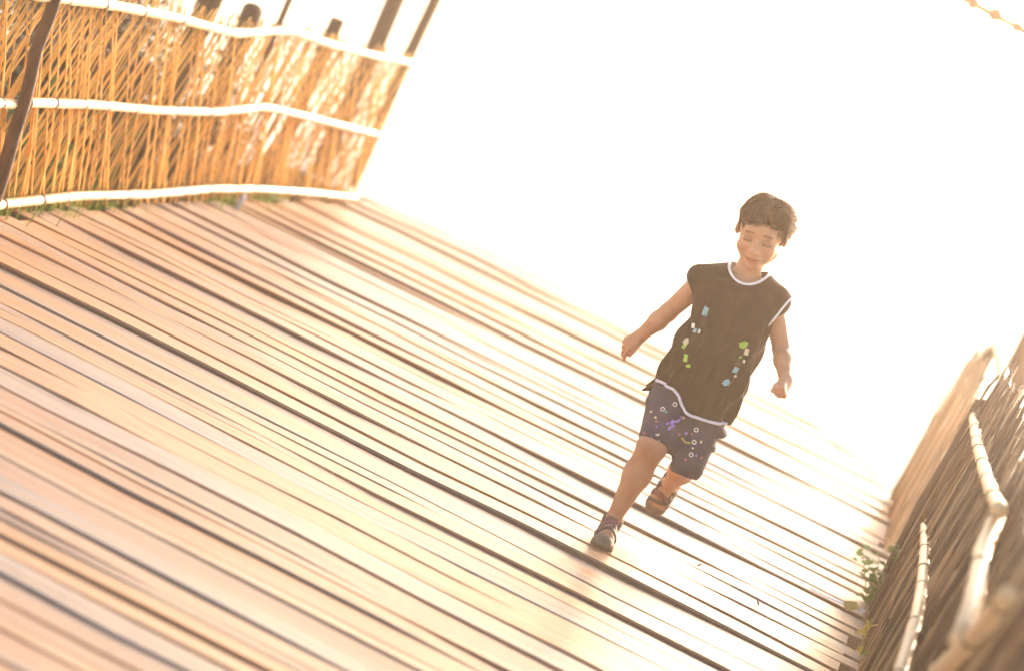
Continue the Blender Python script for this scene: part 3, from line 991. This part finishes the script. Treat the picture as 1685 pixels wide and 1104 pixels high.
        q1 = p+dw*L_*.5+ou*L_*.06; q2 = p+dw*L_-ou*L_*(.12-.2*side)
        s = nrm(np.cross(dw, ou)+1e-6); t = np.cross(s, dw)
        w_ = r.uniform(.0007, .0012)
        mb.add([p+s*w_, p-s*.5*w_+t*.86*w_, p-s*.5*w_-t*.86*w_, q1+s*w_*.8, q1-s*.4*w_+t*.7*w_, q1-s*.4*w_-t*.7*w_, q2],
               [(0, 1, 4, 3), (1, 2, 5, 4), (2, 0, 3, 5), (3, 4, 6), (4, 5, 6), (5, 3, 6)])
    o = mb.build('hair_strands', MT['hair_tip'], hair); tag(o, kind='stuff')

    # ---- sleeveless top
    def loft(Pt, g=0.0):
        x, y, z = Pt[..., 0], Pt[..., 1], Pt[..., 2]
        w_ = np.clip((z-.70)/.1, 0, 1)
        zs = z-.15*(x-.015)*w_
        Z = [.42, .50, .61, .72, .79, .845, .870, .895, .915, .94]
        cx = np.interp(zs, Z, [.045, .044, .043, .045, .033, .018, .018, .022, .026, .03])
        cy = np.interp(zs, Z, [.185, .190, .180, .165, .155, .152, .153, .155, .156, .158])
        rx = np.interp(zs, Z, [.126, .123, .122, .115, .121, .128, .118, .092, .062, .03])
        ry = np.interp(zs, Z, [.108, .103, .098, .092, .090, .084, .076, .062, .048, .025])
        ang = np.arctan2(y-cy, x-cx)
        # soft folds that deepen towards the hem
        amp = np.interp(z, [.42, .60, .80, .9], [.0090, .0070, .0035, 0])
        fold = amp*(np.sin(ang*9+z*18)+.6*np.sin(ang*15-z*31+1.3))+.0025*np.sin((x*.8+z)*46)*np.interp(z, [.5, .62, .74, .82], [.3, 1, .8, 0])
        e = (np.abs((x-cx)/rx)**2.4+np.abs((y-cy)/ry)**2.4)**(1/2.4)
        return (e-1)*np.minimum(rx, ry)-fold-g
    HX = [-.14, -.085, -.061, -.02, .005, .025, .045, .067, .113, .150, .185]
    HZ = [.500, .500, .505, .506, .495, .474, .464, .460, .466, .474, .478]
    hem = lambda x: np.interp(x, HX, HZ)
    Sh0 = SDF()
    Sh0.prim(loft, (-.15, .02, .4), (.21, .32, .96), .01)
    Sh0.cone((.085, .155, .868), (.138, .163, .866), .046, .044, .03)
    Sh0.cone((-.04, .155, .842), (-.096, .160, .832), .044, .036, .03)
    Sh = SDF(); Sh.ops = list(Sh0.ops)
    Sh.ell((.024, .110, .945), (.066, .110, .072), .005, 'sub')
    Sh.prim(lambda Pt: (hem(Pt[..., 0])-Pt[..., 2])*.9, (-9,)*3, (9,)*3, .004, 'int')
    # the tail of the hem blown out over the hip
    Sh.cone((-.045, .190, .507), (-.104, .165, .458), .020, .004, .012)
    Sh.cone((-.060, .215, .512), (-.100, .21, .470), .022, .006, .012)
    # hollow inside the hem
    Sh.prim(lambda Pt: loft(Pt, -.008)+.0*Pt[..., 0]+np.maximum(Pt[..., 2]-.56, 0), (-.15, .02, .4), (.21, .32, .58), .004, 'sub')
    shirt, _ = sdf_obj('sleeveless_top', Sh, (-.17, .02, .42), (.22, .32, .96), .0036, MT['shirt'], root, 2)

    ys = np.arange(-.02, .30, .0008)
    def front(sdf, x, z):
        Pt = np.stack([np.full_like(ys, x), ys, np.full_like(ys, z)], -1)
        d = sdf.at(Pt)
        h_ = np.argmax(d < .0)
        return float(ys[h_]) if d[h_] < 0 else None
    pts = []
    for x in np.linspace(-.078, .163, 60):
        z = float(hem(x)); y = front(Sh0, x, z+.004)
        if y is not None: pts.append((x, y+.001, z+.0025))
    mb = MB(); mb.tube(pts, .0048, 8); mb.build('hem_trim', MT['trim'], shirt)
    pts = []
    for t in np.linspace(math.radians(176), math.radians(364), 46):
        x, z = .024+.0645*math.cos(t), .944+.070*math.sin(t)
        y = front(Sh0, x, z)
        if y is not None: pts.append((x, y+.001, z))
    mb = MB(); mb.tube(pts, .0042, 8); mb.build('neck_trim', MT['trim'], shirt)
    # armhole piping on the child's own left
    pts = []
    for t in np.linspace(math.radians(-75), math.radians(150), 26):
        c = np.array([.158, .163, .842]); u1 = np.array([.22, 0, .97]); u2 = np.array([0, -1, 0])
        pts.append(tuple(c+u1*.058*math.sin(t)+u2*.050*math.cos(t)+np.array([.004, 0, 0])))
    mb = MB(); mb.tube(pts, .0032, 6); mb.build('armhole_trim', MT['trim'], shirt)

    def patch(name, poly, mat, sdf, parent, off=.0016, dep=None):
        # flat print lying on the cloth: polygon in (x, z) laid on the front surface
        n_ = len(poly); cx = sum(p[0] for p in poly)/n_; cz = sum(p[1] for p in poly)/n_
        V_, ok = [], True
        for (x, z) in [(cx, cz)]+list(poly)+[((x+cx)/2, (z+cz)/2) for x, z in poly]:
            y = front(sdf, x, z)
            if y is None: ok = False; break
            V_.append((x, y-off, z))
        if not ok: return
        Fc = []
        for i in range(n_):
            j = (i+1) % n_
            Fc.append((0, 1+n_+i, 1+n_+j)); Fc.append((1+n_+i, 1+i, 1+j, 1+n_+j))
        nb = len(V_)
        mb = MB(); mb.add(V_, Fc)
        mb.build(name, mat, parent)
    def blob(cx, cz, w, h, rot, kind):
        if kind == 'leaf': base = [(-.5, -.1), (-.2, -.45), (.25, -.4), (.5, .0), (.35, .45), (-.15, .35)]
        elif kind == 'quad': base = [(-.5, -.4), (.35, -.5), (.5, .4), (-.3, .5)]
        else: base = [(-.4, -.5), (.5, -.15), (.2, .5), (-.45, .2)]
        c, s = math.cos(rot), math.sin(rot)
        return [(cx+c*x*w-s*z*h, cz+s*x*w+c*z*h) for x, z in base]
    flakes = [(-.030, .755, .020, .030, .2, 'quad', 'teal'), (-.046, .700, .012, .016, .5, 'quad', 'white'), (-.034, .690, .011, .018, -.2, 'tri', 'teal'), (-.022, .694, .008, .014, .2, 'quad', 'white'),
              (-.045, .650, .018, .026, .3, 'leaf', 'cream'), (-.044, .636, .013, .016, 0, 'quad', 'green'), (-.025, .607, .014, .024, .4, 'quad', 'green'), (-.008, .590, .016, .013, .1, 'leaf', 'green'),
              (.110, .716, .024, .030, -.2, 'leaf', 'green'), (.127, .700, .015, .022, .3, 'quad', 'cream'), (.118, .678, .008, .010, 0, 'tri', 'green'), (.121, .639, .016, .020, .1, 'quad', 'teal'),
              (.132, .672, .007, .011, .4, 'quad', 'white'), (.112, .595, .024, .022, .5, 'leaf', 'teal'), (.128, .622, .008, .010, .2, 'tri', 'white')]
    for (cx, cz, w, h, rt, kd, mt) in flakes:
        patch('printed_shape', blob(cx, cz, w, h, rt, kd), MT[mt], Sh, shirt)

    # ---- knee shorts
    So = SDF()
    So.ell((.040, .205, .485), (.110, .085, .075), .03)
    So.cone((-.010, .195, .465), (.008, .070, .338), .078, .054, .03)
    So.cone((.080, .215, .465), (.114, .125, .318), .074, .050, .03)
    def wr(Pt):
        x, y, z = Pt[..., 0], Pt[..., 1], Pt[..., 2]
        return .0022*np.sin(z*85+x*40+np.sin(y*60))
    def cutR(Pt): return ((Pt-np.array([.010, .055, .352])) @ nrm((.08, -.42, -.90)))
    def cutL(Pt): return ((Pt-np.array([.112, .125, .288])) @ nrm((.10, -.10, -.99)))
    def cut(Pt):
        x = Pt[..., 0]
        return np.where(x < .066, cutR(Pt), cutL(Pt))+wr(Pt)*.3
    So.prim(cut, (-9,)*3, (9,)*3, .004, 'int')
    for c, rr_ in (((.158, .205, .440), (.018, .040, .016)), ((.150, .175, .392), (.016, .034, .014)), ((-.072, .165, .440), (.012, .038, .016))):
        So.ell(c, rr_, .006)
    base_ops = list(So.ops)
    So.prim(lambda Pt: np.abs(Pt[..., 0]-.066)*0+1.0, (9,)*3, (9.1,)*3)
    shorts, _ = sdf_obj('knee_shorts', So, (-.12, .0, .27), (.22, .33, .56), .0036, MT['shorts'], root, 2)
    So.ops = base_ops
    def ring(cx, cz, R_):
        y = front(So, cx, cz)
        if y is None: return
        mb = MB()
        c = Vector((cx, y-.0032, cz))
        P_ = [c+Vector((math.cos(t)*R_, 0, math.sin(t)*R_)) for t in [2*math.pi*k/14 for k in range(15)]]
        mb.tube(P_, R_*.33, 6, False); mb.build('ring_rivet', MT['white'], shorts)
    for cx, cz in ((.005, .470), (-.020, .444), (.092, .428), (.103, .395), (.112, .360)): ring(cx, cz, .0055)
    for k, (cx, cz, w, h, rt) in enumerate(((.022, .424, .014, .016, .3), (.034, .432, .016, .010, .8), (.028, .414, .012, .014, -.3), (.042, .444, .012, .008, .9), (.024, .404, .008, .010, .1), (.012, .415, .010, .008, .5))):
        patch('printed_flower', blob(cx, cz, w, h, rt, 'leaf'), MT['purple'], So, shorts)
    pr = random.Random(31)
    for k in range(26):
        cx, cz = pr.uniform(-.055, .150), pr.uniform(.335, .475)
        if cz > float(hem(cx))-.018: continue
        patch('printed_spot', blob(cx, cz, pr.uniform(.005, .010), pr.uniform(.004, .009), pr.uniform(0, 3), pr.choice(('leaf', 'tri', 'quad'))), MT[pr.choice(('purple', 'teal', 'cream', 'red', 'yellow'))], So, shorts)
    patch('printed_spot', blob(-.020, .408, .010, .009, .2, 'leaf'), MT['red'], So, shorts)
    for k, (cx, cz, w, h, rt) in enumerate(((.070, .388, .014, .005, -.5), (.080, .384, .012, .005, -.1), (.089, .386, .011, .005, .2))):
        patch('printed_stroke', blob(cx, cz, w, h, rt, 'quad'), MT['yellow'], So, shorts)

    # ---- strapped sandals
    for k, (o_, Rm) in enumerate(frames):
        w = lambda p, o_=o_, Rm=Rm: o_+np.array(p, float) @ Rm
        loc = lambda Pt, o_=o_, Rm=Rm: (Pt-o_) @ Rm.T
        c = w((.035, 0, .02)); lo, hi = c-.125, c+.125
        lo[2] = max(lo[2], -.02)
        Fo = SDF(); foot_prims(Fo, o_, Rm, .0035)
        Fi = SDF(); foot_prims(Fi, o_, Rm, -.004)
        def sole(Pt):
            q = loc(Pt); t = np.clip((q[..., 0]+.024)/(.112), 0, 1)
            dx = q[..., 0]-(-.024+.112*t)
            d2 = np.hypot(dx, q[..., 1]+.004*np.sin(t*3))-(.0265+.0085*t)
            return np.maximum(d2, np.abs(q[..., 2]+.0075-.004*np.clip(q[..., 0]/.1, 0, 1)**2)-.0085)
        S1 = SDF(); S1.prim(sole, lo, hi, .003)
        sd, _ = sdf_obj('sandal', S1, lo, hi, .0024, MT['sole'], root, 1)
        def band(n_, cpos, hw, mat, tk=0.0, name='strap'):
            n_ = nrm(n_); cp = np.array(cpos, float)
            def f(Pt):
                q = loc(Pt)
                slab = np.abs((q-cp) @ n_)-hw
                d = np.maximum(Fo.at(Pt)-tk, -Fi.at(Pt))
                return np.maximum(np.maximum(d, slab), -q[..., 2]-.002)
            S2 = SDF(); S2.prim(f, lo, hi, .002)
            sdf_obj(name, S2, lo, hi, .0024, mat, sd, 1)
        band((.75, 0, .66), (.018, 0, .052), .0095, MT['strap'], .001)
        band((.9, .1, .42), (.050, 0, .030), .0065, MT['strap_red'], .0005)
        band((.95, -.2, .2), (.066, 0, .025), .006, MT['strap'], .001)
        band((1, 0, .8), (-.030, 0, .045), .010, MT['strap'], .0005, 'heel_strap')
        def cap(Pt):
            q = loc(Pt)
            e = np.sqrt(((q[..., 0]-.080)/.042)**2+((q[..., 1])/.0355)**2+((q[..., 2]-.004)/.031)**2)-1
            return np.maximum(np.maximum(e*.031, .084-q[..., 0]+.12*np.maximum(q[..., 2]-.012, 0)), -q[..., 2]-.001)
        S3 = SDF(); S3.prim(cap, lo, hi, .003)
        sdf_obj('toe_cap', S3, lo, hi, .0024, MT['toe'], sd, 1)
build_boy()
# ------------------------------------------------------------------ bright hazy air
def haze():
    m = bpy.data.materials.new('haze'); m.use_nodes = True
    N, L = m.node_tree.nodes, m.node_tree.links
    N.clear()
    v = N.new('ShaderNodeVolumePrincipled')
    v.inputs['Color'].default_value = (1.0, .86, .72, 1)
    v.inputs['Density'].default_value = HAZE_DENSITY
    v.inputs['Anisotropy'].default_value = .84
    out = N.new('ShaderNodeOutputMaterial')
    L.new(v.outputs[0], out.inputs['Volume'])
    c, s_, z0, z1 = (-1, 9), 440.0, -1.6, 3.4
    V = [(c[0]+s_*a, c[1]+s_*b, z) for z in (z0, z1) for a, b in ((-1, -1), (1, -1), (1, 1), (-1, 1))]
    F_ = [(3, 2, 1, 0), (4, 5, 6, 7), (0, 1, 5, 4), (1, 2, 6, 5), (2, 3, 7, 6), (3, 0, 4, 7)]
    o = mesh_obj('haze', make_mesh('haze', V, F_, False), m)
    tag(o, 'bright warm haze filling the air over the whole place', 'haze', kind='stuff')
HAZE_DENSITY = .0045
haze()
